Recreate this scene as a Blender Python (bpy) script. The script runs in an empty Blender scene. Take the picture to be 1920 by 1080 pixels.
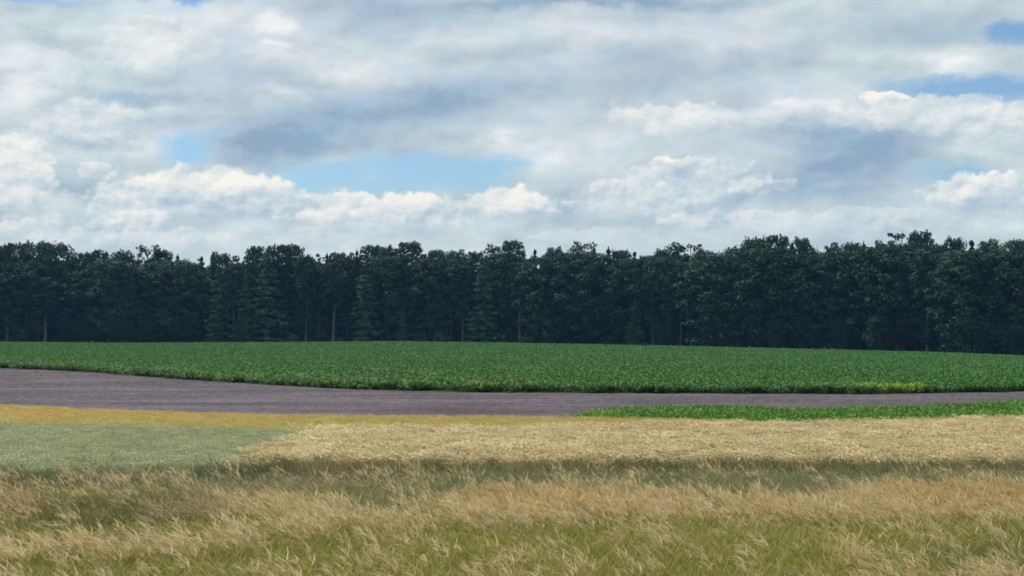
import bpy, math, random
import numpy as np
from mathutils import Vector

scene = bpy.context.scene
col = scene.collection

# ------------------------------------------------------------------ camera
FPX = 3000.0                 # focal length in photograph pixels (1920 wide)
HOR = 610.0                  # row of the true horizon
EYE = 4.5
PITCH = math.atan((HOR - 540.0) / FPX)
cam_data = bpy.data.cameras.new("camera")
cam_data.sensor_width = 36.0
cam_data.lens = 36.0 * FPX / 1920.0
cam_data.clip_start = 0.5
cam_data.clip_end = 12000.0
cam = bpy.data.objects.new("camera", cam_data)
cam.location = (0, 0, EYE)
cam.rotation_euler = (math.pi / 2 + PITCH, 0, 0)
col.objects.link(cam)
scene.camera = cam

scene.view_settings.view_transform = 'Standard'
scene.view_settings.look = 'None'
scene.view_settings.exposure = 0.0
scene.view_settings.gamma = 1.0
scene.view_settings.use_curve_mapping = False
scene.render.engine = 'CYCLES'
scene.cycles.max_bounces = 6
scene.cycles.diffuse_bounces = 3
scene.cycles.transmission_bounces = 3
scene.cycles.transparent_max_bounces = 6
scene.cycles.volume_bounces = 0
scene.cycles.filter_width = 1.7

# ------------------------------------------------------------------ sun
SUN_EL = math.radians(52)
SUN_AZ = math.radians(-48)          # clockwise from +Y (the viewing direction): ahead, to the left
sun_dir = Vector((math.sin(SUN_AZ) * math.cos(SUN_EL), math.cos(SUN_AZ) * math.cos(SUN_EL), math.sin(SUN_EL)))
sun_data = bpy.data.lights.new("sun", 'SUN')
sun_data.energy = 4.2
sun_data.angle = math.radians(2.0)
sun_data.color = (1.0, 0.95, 0.87)
sun = bpy.data.objects.new("sun", sun_data)
sun.rotation_euler = (-sun_dir).to_track_quat('-Z', 'Y').to_euler()
sun.location = (-40, 40, 60)
col.objects.link(sun)

# ------------------------------------------------------------------ node language
class S:
    """a socket with arithmetic: every operation adds one math node"""
    def __init__(self, nt, sock): self.nt, self.s = nt, sock
    def _op(self, op, *others, clamp=False):
        n = self.nt.nodes.new('ShaderNodeMath'); n.operation = op; n.use_clamp = clamp
        for i, v in enumerate((self,) + others):
            if isinstance(v, S): self.nt.links.new(v.s, n.inputs[i])
            else: n.inputs[i].default_value = float(v)
        return S(self.nt, n.outputs[0])
    def __add__(self, o): return self._op('ADD', o)
    __radd__ = __add__
    def __sub__(self, o): return self._op('SUBTRACT', o)
    def __rsub__(self, o): return (self * -1.0) + o
    def __mul__(self, o): return self._op('MULTIPLY', o)
    __rmul__ = __mul__
    def __truediv__(self, o): return self._op('DIVIDE', o)
    def madd(self, m, a): return self._op('MULTIPLY_ADD', m, a)
    def max(self, o): return self._op('MAXIMUM', o)
    def min(self, o): return self._op('MINIMUM', o)
    def abs(self): return self._op('ABSOLUTE')
    def clamp(self): return self._op('ADD', 0.0, clamp=True)
    def smooth(self, a, b, lo=0.0, hi=1.0):
        n = self.nt.nodes.new('ShaderNodeMapRange'); n.interpolation_type = 'SMOOTHSTEP'
        self.nt.links.new(self.s, n.inputs['Value'])
        if a > b: a, b, lo, hi = b, a, hi, lo
        for k, v in (('From Min', a), ('From Max', b), ('To Min', lo), ('To Max', hi)): n.inputs[k].default_value = v
        return S(self.nt, n.outputs['Result'])

class NT:
    def __init__(self, nt): self.nt = nt
    def node(self, t, **kw):
        n = self.nt.nodes.new(t)
        for k, v in kw.items(): setattr(n, k, v)
        return n
    def link(self, a, b): self.nt.links.new(a.s if isinstance(a, S) else a, b)
    def put(self, v, sock):
        if isinstance(v, S): self.nt.links.new(v.s, sock)
        elif hasattr(v, 'is_output'): self.nt.links.new(v, sock)
        else: sock.default_value = v
    def vmath(self, op, a, b=None, scale=None):
        n = self.node('ShaderNodeVectorMath', operation=op)
        self.put(a, n.inputs[0])
        if b is not None: self.put(b, n.inputs[1])
        if scale is not None: self.put(scale, n.inputs['Scale'])
        return S(self.nt, n.outputs['Value'] if op in ('LENGTH', 'DOT_PRODUCT', 'DISTANCE') else n.outputs['Vector'])
    def xyz(self, v):
        n = self.node('ShaderNodeSeparateXYZ'); self.put(v, n.inputs[0])
        return [S(self.nt, o) for o in n.outputs]
    def vec(self, x, y, z):
        n = self.node('ShaderNodeCombineXYZ')
        for i, v in enumerate((x, y, z)): self.put(v, n.inputs[i])
        return S(self.nt, n.outputs[0])
    def noise(self, v, scale, detail=4.0, rough=0.5, dist=0.0, color=False, lac=2.0):
        n = self.node('ShaderNodeTexNoise')
        self.put(v, n.inputs['Vector'])
        for k, val in (('Scale', scale), ('Detail', detail), ('Roughness', rough), ('Distortion', dist), ('Lacunarity', lac)):
            n.inputs[k].default_value = val
        return S(self.nt, n.outputs['Color' if color else 'Fac'])
    def mix(self, f, a, b, mode='MIX'):
        n = self.node('ShaderNodeMix', data_type='RGBA', blend_type=mode)
        n.clamp_factor = True
        self.put(f, n.inputs[0])
        for v, sck in ((a, n.inputs[6]), (b, n.inputs[7])):
            if isinstance(v, tuple): sck.default_value = (*v[:3], 1.0)
            else: self.put(v, sck)
        return S(self.nt, n.outputs[2])
    def ramp(self, f, stops):
        n = self.node('ShaderNodeValToRGB')
        e = n.color_ramp.elements
        while len(e) < len(stops): e.new(0.5)
        for el, (p, c) in zip(e, stops):
            el.position = p; el.color = (*c[:3], 1.0)
        self.put(f, n.inputs[0])
        return S(self.nt, n.outputs[0])

def lin(r, g, b):
    f = lambda c: c / 12.92 if c <= 0.04045 else ((c + 0.055) / 1.055) ** 2.4
    return tuple(f(v / 255.0) for v in (r, g, b))

# ------------------------------------------------------------------ sky: Nishita blue behind a broken deck of cloud
world = bpy.data.worlds.new("World")
scene.world = world
world.use_nodes = True
world.cycles.sampling_method = 'MANUAL'
world.cycles.sample_map_resolution = 512
wt = world.node_tree
wt.nodes.clear()
W = NT(wt)
out = W.node('ShaderNodeOutputWorld')
bg = W.node('ShaderNodeBackground')
W.link(bg.outputs[0], out.inputs[0])
STR = 0.1
bg.inputs['Strength'].default_value = STR
sky = W.node('ShaderNodeTexSky', sky_type='NISHITA')
sky.sun_disc = False
sky.sun_elevation = SUN_EL
sky.sun_rotation = SUN_AZ
sky.altitude = 100.0
sky.air_density = 1.0
sky.dust_density = 0.3
sky.ozone_density = 2.0
tc = W.node('ShaderNodeTexCoord')
D = S(wt, tc.outputs['Generated'])
dx, dy, dz = W.xyz(D)
az = dx._op('ARCTAN2', dy)
el = dz._op('ARCSINE')
X0 = az.madd(1000.0, 0.0)            # milliradians
Y0 = el.madd(1000.0, 0.0)

def cp(px, row):
    """photograph pixel -> (azimuth, elevation) in milliradians"""
    a = (px - 960.0) / FPX; b = (540.0 - row) / FPX
    y = math.cos(PITCH) - b * math.sin(PITCH); z = math.sin(PITCH) + b * math.cos(PITCH)
    return 1000 * math.atan2(a, y), 1000 * math.atan2(z, math.hypot(a, y))
def cs(p): return p / FPX * 1000.0

# warps: the same turbulence bends every cloud edge
nA = W.noise(D, 14.0, 6.0, 0.55, color=True)
nB = W.noise(W.vmath('MULTIPLY', D, (1, 1, 1.5)), 62.0, 6.0, 0.60, color=True)
ax, ay, azn = W.xyz(nA)
bx, by, bzn = W.xyz(nB)
Xw = X0 + (ax - 0.5) * 62.0 + (bx - 0.5) * 16.0
Yw = Y0 + (ay - 0.5) * 34.0 + (by - 0.5) * 11.0
P = W.vec(Xw, Yw, 0.0)
Xs = X0 + (ax - 0.5) * 30.0 + (bx - 0.5) * 18.0
Ys = Y0 + (ay - 0.5) * 17.0 + (by - 0.5) * 12.0
PS = W.vec(Xs, Ys, 0.0)              # gentler bend, for the outlines of single cumulus clouds

def blob(px, row, rx, ry, src=None):
    c = cp(px, row)
    v = W.vmath('MULTIPLY', W.vmath('SUBTRACT', P if src is None else src, (c[0], c[1], 0.0)), (1.0 / cs(rx), 1.0 / cs(ry), 0.0))
    return W.vmath('LENGTH', v), v

# the deck, laid out on a plane overhead so that it closes up towards the horizon
den = dz.max(0.0) + 0.16
pl = W.vec(dx / den, dy / den, 0.0)
deckA = W.noise(pl, 2.1, 7.0, 0.55, dist=0.35)
deckB = W.noise(pl, 6.5, 6.0, 0.58, dist=0.5)
# relief: the same billows sampled again a step towards the light
Dq = W.vmath('MULTIPLY', D, (1.0, 1.0, 1.9))
Dw = W.vmath('ADD', Dq, W.vmath('SCALE', W.vmath('SUBTRACT', nA, (0.5, 0.5, 0.5)), scale=0.03))
r0 = W.noise(Dw, 26.0, 7.0, 0.55)
r1 = W.noise(W.vmath('ADD', Dw, (-0.0045, 0.0, 0.0095)), 26.0, 7.0, 0.55)
relief = r0 - r1                      # about -0.15 .. 0.15
q0 = W.noise(Dw, 10.0, 5.0, 0.5)
q1 = W.noise(W.vmath('ADD', Dw, (-0.012, 0.0, 0.026)), 10.0, 5.0, 0.5)
swell = q0 - q1
f0 = W.noise(W.vmath('ADD', D, W.vmath('SCALE', W.vmath('SUBTRACT', nB, (0.5, 0.5, 0.5)), scale=0.012)), 62.0, 5.0, 0.6)
f1 = W.noise(W.vmath('ADD', W.vmath('ADD', D, W.vmath('SCALE', W.vmath('SUBTRACT', nB, (0.5, 0.5, 0.5)), scale=0.012)), (-0.0022, 0.0, 0.0046)), 62.0, 5.0, 0.6)
fine = f0 - f1

B = deckA.madd(0.7, 0.20) + (deckB - 0.5) * 0.30 + relief * 0.7 + swell * 1.35 + fine * 0.12
# soft darker bellies and brighter swells where the photograph has them: (px, row, rx, ry, amount)
SWELLS = [
    (480, 285, 135, 60, -0.40), (600, 250, 160, 80, -0.26), (740, 215, 210, 70, -0.24), (850, 180, 230, 48, -0.26),
    (1570, 345, 230, 52, -0.36), (1620, 290, 190, 60, -0.22), (1130, 4, 330, 18, -0.60), (720, 30, 210, 50, -0.32),
    (255, 180, 150, 16, -0.34), (110, 90, 80, 30, -0.16), (180, 275, 110, 14, -0.34), (1060, 170, 240, 40, -0.14),
    (1300, 130, 160, 40, -0.16), (1240, 90, 120, 40, -0.10), (1560, 255, 150, 40, -0.22), (230, 410, 80, 26, -0.40),
    (1350, 350, 110, 40, -0.12), (640, 405, 240, 18, -0.18), (330, 150, 80, 20, -0.12),
    (300, 90, 110, 45, 0.34), (120, 150, 150, 50, 0.20), (505, 50, 40, 17, 0.42), (500, 82, 34, 10, 0.25), (510, 175, 50, 22, 0.22),
    (600, 145, 110, 20, 0.20), (410, 60, 300, 60, 0.14), (100, 40, 240, 40, 0.22), (20, 190, 60, 90, 0.16), (150, 235, 110, 32, 0.18),
    (780, 45, 120, 40, 0.16), (1000, 60, 340, 36, 0.24), (1620, 20, 220, 30, 0.16), (1720, 110, 240, 24, 0.26), (1500, 150, 220, 28, 0.10),
    (1260, 225, 110, 26, 0.46), (1450, 218, 70, 18, 0.24), (1540, 222, 70, 18, 0.30), (1740, 215, 80, 26, 0.42), (1860, 225, 90, 40, 0.36),
    (1840, 270, 110, 26, 0.26), (1050, 270, 160, 30, 0.12), (900, 260, 110, 24, 0.08), (250, 205, 200, 10, 0.22),
]
for (px, row, rx, ry, amt) in SWELLS:
    d, v = blob(px, row, rx, ry)
    B = d.smooth(1.25, 0.0).madd(amt, B)
deck_col = W.ramp(B.clamp(), [
    (0.0, lin(148, 173, 197)), (0.18, lin(166, 187, 205)), (0.40, lin(186, 202, 212)), (0.62, lin(206, 217, 221)),
    (0.82, lin(227, 233, 235)), (1.0, lin(247, 248, 246))])
# the two greys of the photograph: some bellies violet, some towards teal
tint = W.noise(D, 9.0, 3.0, 0.5)
deck_col = W.mix(tint.smooth(0.35, 0.65), W.mix(1.0, deck_col, (0.965, 1.0, 0.985), 'MULTIPLY'), W.mix(1.0, deck_col, (0.99, 0.985, 1.0), 'MULTIPLY'))

# holes: the blue shows where the deck is thin; elsewhere in the sky by noise
cover = deckA.smooth(0.33, 0.24)      # how open the deck is, away from the view
inview = (az.abs()).smooth(0.42, 0.6)
highup = el.smooth(0.24, 0.36)
hole = cover * inview.max(highup) * 0.6
HOLES = [
    (620, 335, 130, 30, 1.0), (760, 318, 110, 40, 1.0), (870, 325, 120, 36, 1.0), (560, 350, 90, 18, 0.8), (350, 285, 55, 38, 0.9), (400, 255, 22, 16, 0.5),
    (350, -4, 120, 14, 0.9), (60, -2, 150, 10, 0.4), (1800, 166, 150, 22, 1.0), (1870, 172, 110, 26, 1.0), (1905, 56, 60, 20, 1.0),
    (1790, 316, 80, 24, 0.95), (690, 348, 90, 18, 0.9),
]
for (px, row, rx, ry, amt) in HOLES:
    d, v = blob(px, row, rx * 1.25, ry * 1.3, PS)
    hole = hole.max(d.madd(-1.0, 1.0) * amt)
hole = (hole + (deckB - 0.5) * 0.9 + relief * 0.9).smooth(-0.12, 0.74) * 0.95
blue = W.vmath('SCALE', W.vmath('MULTIPLY', S(wt, sky.outputs[0]), (0.60, 0.755, 0.88)), scale=1.2)
SKYBLUE = 1.0
# painterly veil: thin cloud left in the holes, near the horizon
cloud10 = lambda c: W.vmath('SCALE', c, scale=1.0 / STR)
colr = W.mix(hole, cloud10(deck_col), blue)

# cumulus standing in front: (px, row of centre, rx, ry, base grey, top white, strength, hardness)
CUMULI = [
    (20, 325, 70, 66, 0.62, 1.12, 0.9), (60, 390, 80, 40, 0.55, 0.92, 0.6),
    (165, 325, 26, 18, 0.70, 0.98, 0.6), (40, 440, 120, 24, 0.60, 1.0, 0.6),
    (230, 395, 75, 64, 0.40, 1.08, 0.9), (250, 415, 40, 28, 0.55, 1.00, 0.8), (410, 368, 135, 46, 0.46, 1.12, 0.95),
    (330, 350, 60, 36, 0.60, 1.10, 0.9), (250, 450, 200, 20, 0.62, 0.95, 0.6),
    (640, 385, 90, 24, 0.60, 1.05, 0.85), (770, 398, 90, 36, 0.50, 1.12, 0.92), (700, 410, 170, 22, 0.62, 0.95, 0.7),
    (960, 378, 85, 30, 0.58, 1.15, 0.95), (870, 385, 40, 16, 0.62, 0.95, 0.6),
    (1290, 352, 130, 54, 0.40, 0.86, 0.8), (1255, 312, 44, 22, 0.55, 1.0, 0.8), (1180, 375, 110, 34, 0.52, 0.95, 0.7), (1390, 350, 32, 16, 0.70, 0.95, 0.7),
    (1330, 410, 90, 20, 0.55, 0.85, 0.6), (1850, 358, 90, 40, 0.50, 1.0, 0.92), (1455, 345, 30, 9, 0.62, 0.80, 0.4),
    (300, 95, 105, 54, 0.66, 0.96, 0.42), (170, 240, 125, 52, 0.56, 0.86, 0.6), (505, 52, 44, 20, 0.85, 0.98, 0.28), (515, 178, 60, 24, 0.72, 0.90, 0.15),
    (640, 140, 90, 26, 0.70, 0.90, 0.3), (60, 150, 110, 60, 0.72, 0.95, 0.35), (1260, 226, 120, 30, 0.74, 0.98, 0.5), (1750, 215, 120, 36, 0.68, 0.98, 0.5),
    (1870, 240, 80, 40, 0.65, 0.95, 0.6), (1500, 225, 150, 26, 0.70, 0.92, 0.4),
    (1645, 187, 46, 9, 0.95, 1.2, 0.95), (1590, 186, 30, 5, 0.8, 0.95, 0.5),
    (1110, 442, 120, 20, 0.70, 0.95, 0.35), (620, 445, 140, 20, 0.72, 0.95, 0.5), (1600, 415, 330, 28, 0.62, 0.80, 0.55),
]
cum_ramp = [(0.0, lin(160, 182, 208)), (0.3, lin(180, 200, 216)), (0.55, lin(208, 220, 226)), (0.8, lin(236, 238, 236)), (1.0, lin(252, 249, 240))]
# cauliflower billows for the cumulus, lit from above and the left
Pv = W.vec(X0 + (bx - 0.5) * 9.0, Y0 * 1.25 + (by - 0.5) * 9.0, 0.0)
def billow(v):
    n = W.node('ShaderNodeTexVoronoi', voronoi_dimensions='2D', feature='SMOOTH_F1', normalize=True)
    W.put(v, n.inputs['Vector'])
    for k, val in (('Scale', 0.085), ('Detail', 2.0), ('Roughness', 0.5), ('Smoothness', 0.35)): n.inputs[k].default_value = val
    return 1.0 - S(wt, n.outputs['Distance'])
bl0 = billow(Pv)
puff = bl0 - billow(W.vmath('ADD', Pv, (-1.5, 2.6, 0.0)))
for (px, row, rx, ry, lo, hi, amt) in CUMULI:
    d, v = blob(px, row, rx * 1.15, ry * 1.15, PS)
    vx, vy, vz = W.xyz(v)
    mask = (d.madd(-1.0, 1.0) + (bl0 - 0.72) * 0.75).smooth(0.0, 0.22) * vy.smooth(-1.0, -0.3) * amt
    light = vy.madd((hi - lo) * 0.52, (hi + lo) * 0.40) + relief * 1.5 + puff * 0.6 - vx * 0.05
    colr = W.mix(mask, colr, cloud10(W.ramp(light.clamp(), cum_ramp)))
# milky air low down
low = el.smooth(0.07, 0.025)
colr = W.mix(low * 0.42, colr, cloud10(W.mix(1.0, lin(208, 221, 230), (1, 1, 1), 'MULTIPLY')))
W.link(colr, bg.inputs['Color'])

# ------------------------------------------------------------------ the lie of the land
rng = np.random.default_rng(7)
def curve(pts):
    """rows read off at some columns -> smooth function of u = x / y"""
    pts = sorted(pts)
    us = np.array([(p[0] - 960.0) / FPX for p in pts]); vs = np.array([p[1] for p in pts], float)
    g = np.linspace(-0.6, 0.6, 481)
    v = np.interp(g, us, vs)
    k = np.exp(-0.5 * (np.arange(-12, 13) / 5.0) ** 2); k /= k.sum()
    v = np.convolve(np.pad(v, 12, mode='edge'), k, mode='valid')
    return lambda u: np.interp(u, g, v)
def dist_of(rows, h):
    """distance at which something h tall on level ground has its top at that row"""
    return lambda u: (EYE - h) * FPX / (rows(u) - HOR)

crest_row = curve([(0, 642), (240, 644), (480, 643), (740, 641), (960, 644), (1280, 650), (1600, 658), (1760, 662), (1920, 669)])
forest_y = curve([(-400, 405), (0, 402), (500, 398), (960, 388), (1400, 352), (1920, 306), (2300, 296)])
soil_far = dist_of(curve([(-300, 684), (0, 690), (150, 696), (300, 708), (480, 720), (640, 729), (860, 735), (1100, 737), (1400, 738), (1600, 739), (1750, 737), (1920, 734), (2200, 730)]), 0.0)
gold_far = dist_of(curve([(-300, 752), (0, 757), (200, 766), (480, 774), (740, 777), (1090, 779), (1280, 783), (1450, 788.5), (1600, 788), (1920, 780), (2200, 774)]), 0.6)
gold_near = dist_of(curve([(-300, 784), (0, 785), (300, 790), (620, 799), (900, 797), (1280, 792), (1500, 790), (1700, 787), (1920, 782), (2200, 776)]), 0.7)
strip_far = dist_of(curve([(1080, 781), (1100, 771), (1120, 766), (1180, 764), (1280, 762), (1370, 761.5), (1480, 767), (1600, 764.5), (1750, 761), (1920, 752), (2200, 745)]), 0.4)
GRAIN_Y = 45.0                       # the grain fields begin here, the verge ends

def ss(t): t = np.clip(t, 0, 1); return t * t * (3 - 2 * t)
def height(x, y):
    x = np.asarray(x, float); y = np.asarray(y, float)
    u = np.clip(x / np.maximum(y, 1.0), -0.42, 0.42)
    yf = forest_y(u); yc = yf - 16.0
    zc = EYE - 0.40 - (crest_row(u) - HOR) * yc / FPX
    z = zc * ss((y - 112.0) / np.maximum(yc - 112.0, 1.0))
    z = z - 0.45 * ss((y - yc) / 22.0)
    z = np.where(y > yf + 160, z * np.clip(1 - (y - yf - 160) / 400.0, 0, 1), z)
    return z
def wob(x, y, s, seed=0.0):
    """cheap smooth noise, -1..1"""
    a = np.sin(x * 1.0 / s + 1.7 + seed) * np.cos(y * 0.83 / s + seed * 1.3) + 0.6 * np.sin((x * 0.7 + y * 1.1) * 1.9 / s + seed * 2.1) + 0.4 * np.sin((x * 1.3 - y * 0.6) * 3.7 / s + seed)
    return a / 2.0

def set_tag(o, label=None, cat=None, kind=None, group=None):
    for k, v in (('label', label), ('category', cat), ('kind', kind), ('group', group)):
        if v: o[k] = v
    return o

def raw_mesh(name, verts, faces_flat, sizes, mats, uv=None, smooth=False):
    """verts (n,3), faces as flat index list with loop counts"""
    m = bpy.data.meshes.new(name)
    verts = np.asarray(verts, np.float32); faces_flat = np.asarray(faces_flat, np.int32); sizes = np.asarray(sizes, np.int32)
    m.vertices.add(len(verts)); m.vertices.foreach_set('co', verts.ravel())
    m.loops.add(len(faces_flat)); m.loops.foreach_set('vertex_index', faces_flat)
    m.polygons.add(len(sizes))
    m.polygons.foreach_set('loop_start', np.concatenate(([0], np.cumsum(sizes)[:-1])).astype(np.int32))
    if smooth: m.polygons.foreach_set('use_smooth', np.ones(len(sizes), bool))
    if uv is not None:
        l = m.uv_layers.new(name='UVMap')
        l.uv.foreach_set('vector', np.asarray(uv, np.float32)[faces_flat].ravel())
    for mm in (mats if isinstance(mats, (list, tuple)) else [mats]): m.materials.append(mm)
    m.update(calc_edges=True)
    return m
def grid_faces(nu, nv):
    i = np.arange((nu - 1) * (nv - 1)); a = (i // (nv - 1)) * nv + i % (nv - 1)
    return np.stack([a, a + nv, a + nv + 1, a + 1], 1).ravel(), np.full(len(i), 4)

# ------------------------------------------------------------------ materials
def new_mat(name):
    m = bpy.data.materials.new(name); m.use_nodes = True
    m.node_tree.nodes.clear()
    return m, NT(m.node_tree)
def finish(T, color, rough=0.8, transl=0.0, tcolor=None, bump=None, bump_d=0.02, bump_s=0.6, spec=0.25):
    out = T.node('ShaderNodeOutputMaterial')
    p = T.node('ShaderNodeBsdfPrincipled')
    T.put(color if isinstance(color, S) else (*color, 1.0), p.inputs['Base Color'])
    p.inputs['Roughness'].default_value = rough
    p.inputs['Specular IOR Level'].default_value = spec
    if bump is not None:
        b = T.node('ShaderNodeBump'); b.inputs['Distance'].default_value = bump_d; b.inputs['Strength'].default_value = bump_s
        T.put(bump, b.inputs['Height']); T.link(b.outputs[0], p.inputs['Normal'])
    sh = p.outputs[0]
    if transl > 0:
        t = T.node('ShaderNodeBsdfTranslucent')
        c = tcolor if tcolor is not None else color
        T.put(c if isinstance(c, S) else (*c, 1.0), t.inputs[0])
        mx = T.node('ShaderNodeMixShader'); mx.inputs[0].default_value = transl
        T.link(sh, mx.inputs[1]); T.link(t.outputs[0], mx.inputs[2]); sh = mx.outputs[0]
    T.link(sh, out.inputs[0])
def position(T): return S(T.nt, T.node('ShaderNodeNewGeometry').outputs['Position'])
def obj_info(T):
    n = T.node('ShaderNodeObjectInfo')
    return S(T.nt, n.outputs['Location']), S(T.nt, n.outputs['Random']), S(T.nt, n.outputs['Color'])
def uv(T): return T.xyz(S(T.nt, T.node('ShaderNodeTexCoord').outputs['UV']))
def patch(T, xyz, x, y, rx, ry, rag=None):
    """1 at the middle of a ragged patch on the ground, 0 outside"""
    d = T.vmath('LENGTH', T.vmath('MULTIPLY', T.vmath('SUBTRACT', xyz, (x, y, 0)), (1 / rx, 1 / ry, 0)))
    d = d.madd(-1.0, 1.3)
    if rag is not None: d = d + (rag - 0.5) * 1.2
    return d.smooth(0.0, 0.7)

def ground_mat(name, cols, scale=1.0, streak=None, bump_d=0.03):
    m, T = new_mat(name)
    p = position(T)
    n1 = T.noise(p, 0.35 * scale, 6.0, 0.6); n2 = T.noise(p, 4.0 * scale, 5.0, 0.6)
    f = n1 * 0.5 + n2 * 0.5
    if streak is not None:
        f = f * 0.55 + T.noise(T.vmath('MULTIPLY', p, streak), 1.0, 4.0, 0.55) * 0.45
    finish(T, T.ramp(f, [(0.36, cols[0]), (0.5, cols[1]), (0.66, cols[2])]), 0.95, bump=n2, bump_d=bump_d, spec=0.1)
    return m
M_earth = ground_mat("dark_earth", [(0.035, 0.032, 0.02), (0.06, 0.05, 0.03), (0.09, 0.075, 0.045)])
M_turf = ground_mat("turf", [(0.05, 0.055, 0.018), (0.09, 0.08, 0.03), (0.15, 0.12, 0.05)])
M_stubble = ground_mat("straw_floor", [(0.12, 0.10, 0.045), (0.2, 0.165, 0.075), (0.3, 0.25, 0.12)])
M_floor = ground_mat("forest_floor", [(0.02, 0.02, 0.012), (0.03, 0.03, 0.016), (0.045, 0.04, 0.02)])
M_far = ground_mat("far_land", [(0.04, 0.07, 0.03), (0.06, 0.09, 0.035), (0.1, 0.11, 0.05)], 0.05)

def soil_mat():
    m, T = new_mat("harrowed_soil")
    p = position(T)
    n1 = T.noise(p, 0.10, 5.0, 0.55); n2 = T.noise(p, 1.6, 6.0, 0.65)
    st = T.noise(T.vmath('MULTIPLY', p, (0.035, 0.33, 1.0)), 1.0, 5.0, 0.6, dist=0.3)
    st2 = T.noise(T.vmath('MULTIPLY', p, (0.10, 1.3, 1.0)), 1.0, 3.0, 0.55)
    f = n1 * 0.24 + n2 * 0.34 + st * 0.26 + st2 * 0.16
    c = T.ramp(f, [(0.41, (0.052, 0.042, 0.047)), (0.5, (0.094, 0.077, 0.087)), (0.59, (0.150, 0.125, 0.143))])
    finish(T, c, 0.95, bump=n2, bump_d=0.05, bump_s=0.8, spec=0.1)
    return m
M_soil = soil_mat()

# plant materials: uv.x = random per blade, uv.y = height along the plant
def straw_mat(name, low, mid, top, pale, spots=(), transl=0.3, scale=0.5, greens=None):
    m, T = new_mat(name)
    loc, rnd, _ = obj_info(T)
    ux, uy, _z = uv(T)
    n = T.noise(loc, scale, 4.0, 0.6)
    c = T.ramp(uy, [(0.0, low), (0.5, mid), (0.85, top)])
    c = T.mix((ux * 0.5 + n * 0.9 + (rnd - 0.5) * 0.5).smooth(0.45, 1.15), c, pale)
    for (x, y, rx, ry, colr_, amt) in spots:
        c = T.mix(patch(T, loc, x, y, rx, ry, n) * amt, c, T.mix(uy * 0.5, colr_, (min(1, colr_[0] * 1.5), min(1, colr_[1] * 1.5), min(1, colr_[2] * 1.5))))
    if greens is not None:
        c = T.mix((ux + (n - 0.5) * 1.4).smooth(0.86, 0.92) * (uy.smooth(0.95, 0.4)), c, greens)
    finish(T, c, 0.7, transl, spec=0.3)
    return m
TAN_SPOTS = [(0.8, 36.6, 2.3, 1.6, (0.46, 0.30, 0.10), 0.45), (11.2, 37.2, 2.6, 1.7, (0.46, 0.29, 0.10), 0.45), (-7.4, 34.6, 1.8, 1.4, (0.24, 0.165, 0.09), 0.6),
             (-11.2, 36.0, 1.3, 1.6, (0.30, 0.19, 0.085), 0.6), (-4.6, 38.5, 3.0, 1.8, (0.26, 0.19, 0.09), 0.6), (6.7, 37.4, 1.2, 0.8, (0.22, 0.14, 0.08), 0.6), (3.6, 24.2, 1.0, 0.9, (0.24, 0.14, 0.085), 0.7)]
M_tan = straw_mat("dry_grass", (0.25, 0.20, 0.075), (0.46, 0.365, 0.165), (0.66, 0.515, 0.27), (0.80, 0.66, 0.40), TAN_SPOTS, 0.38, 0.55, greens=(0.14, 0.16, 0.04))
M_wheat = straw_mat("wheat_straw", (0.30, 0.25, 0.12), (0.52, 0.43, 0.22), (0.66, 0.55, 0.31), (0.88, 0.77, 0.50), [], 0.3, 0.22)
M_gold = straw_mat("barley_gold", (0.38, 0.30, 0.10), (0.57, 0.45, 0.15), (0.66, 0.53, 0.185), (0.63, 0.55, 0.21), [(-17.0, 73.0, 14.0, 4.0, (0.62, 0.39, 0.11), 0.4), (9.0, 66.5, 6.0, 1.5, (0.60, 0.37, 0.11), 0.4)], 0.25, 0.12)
def green_mat(name, low, mid, top, pale, spots=(), transl=0.3, scale=0.4, rough=0.55, spec=0.4):
    return_ = straw_mat(name, low, mid, top, pale, spots, transl, scale)
    return return_
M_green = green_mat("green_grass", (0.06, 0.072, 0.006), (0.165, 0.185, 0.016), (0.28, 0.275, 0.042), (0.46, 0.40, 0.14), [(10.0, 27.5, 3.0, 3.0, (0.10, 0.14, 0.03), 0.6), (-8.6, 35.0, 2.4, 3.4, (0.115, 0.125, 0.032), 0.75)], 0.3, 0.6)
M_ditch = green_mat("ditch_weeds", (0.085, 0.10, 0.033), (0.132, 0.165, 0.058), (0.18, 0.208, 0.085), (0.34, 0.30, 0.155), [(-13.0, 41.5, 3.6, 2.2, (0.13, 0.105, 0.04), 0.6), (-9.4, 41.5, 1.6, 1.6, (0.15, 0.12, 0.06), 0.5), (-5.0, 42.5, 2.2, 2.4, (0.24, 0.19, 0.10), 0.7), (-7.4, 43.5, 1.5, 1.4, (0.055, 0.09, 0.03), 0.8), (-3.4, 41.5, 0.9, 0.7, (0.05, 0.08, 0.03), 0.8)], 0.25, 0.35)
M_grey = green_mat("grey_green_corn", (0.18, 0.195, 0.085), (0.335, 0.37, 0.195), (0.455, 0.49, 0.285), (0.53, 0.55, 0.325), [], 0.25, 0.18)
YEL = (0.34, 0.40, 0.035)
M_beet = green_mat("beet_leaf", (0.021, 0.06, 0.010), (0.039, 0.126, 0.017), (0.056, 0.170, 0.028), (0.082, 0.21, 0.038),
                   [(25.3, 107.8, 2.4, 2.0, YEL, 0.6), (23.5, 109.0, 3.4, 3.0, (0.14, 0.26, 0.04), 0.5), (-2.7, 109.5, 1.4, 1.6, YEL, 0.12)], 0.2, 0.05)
M_beetlight = green_mat("beet_edge_leaf", (0.025, 0.06, 0.013), (0.05, 0.135, 0.026), (0.085, 0.19, 0.042), (0.14, 0.255, 0.055), [(-2.7, 109.5, 1.6, 1.8, YEL, 0.12)], 0.2, 0.12)
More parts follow.
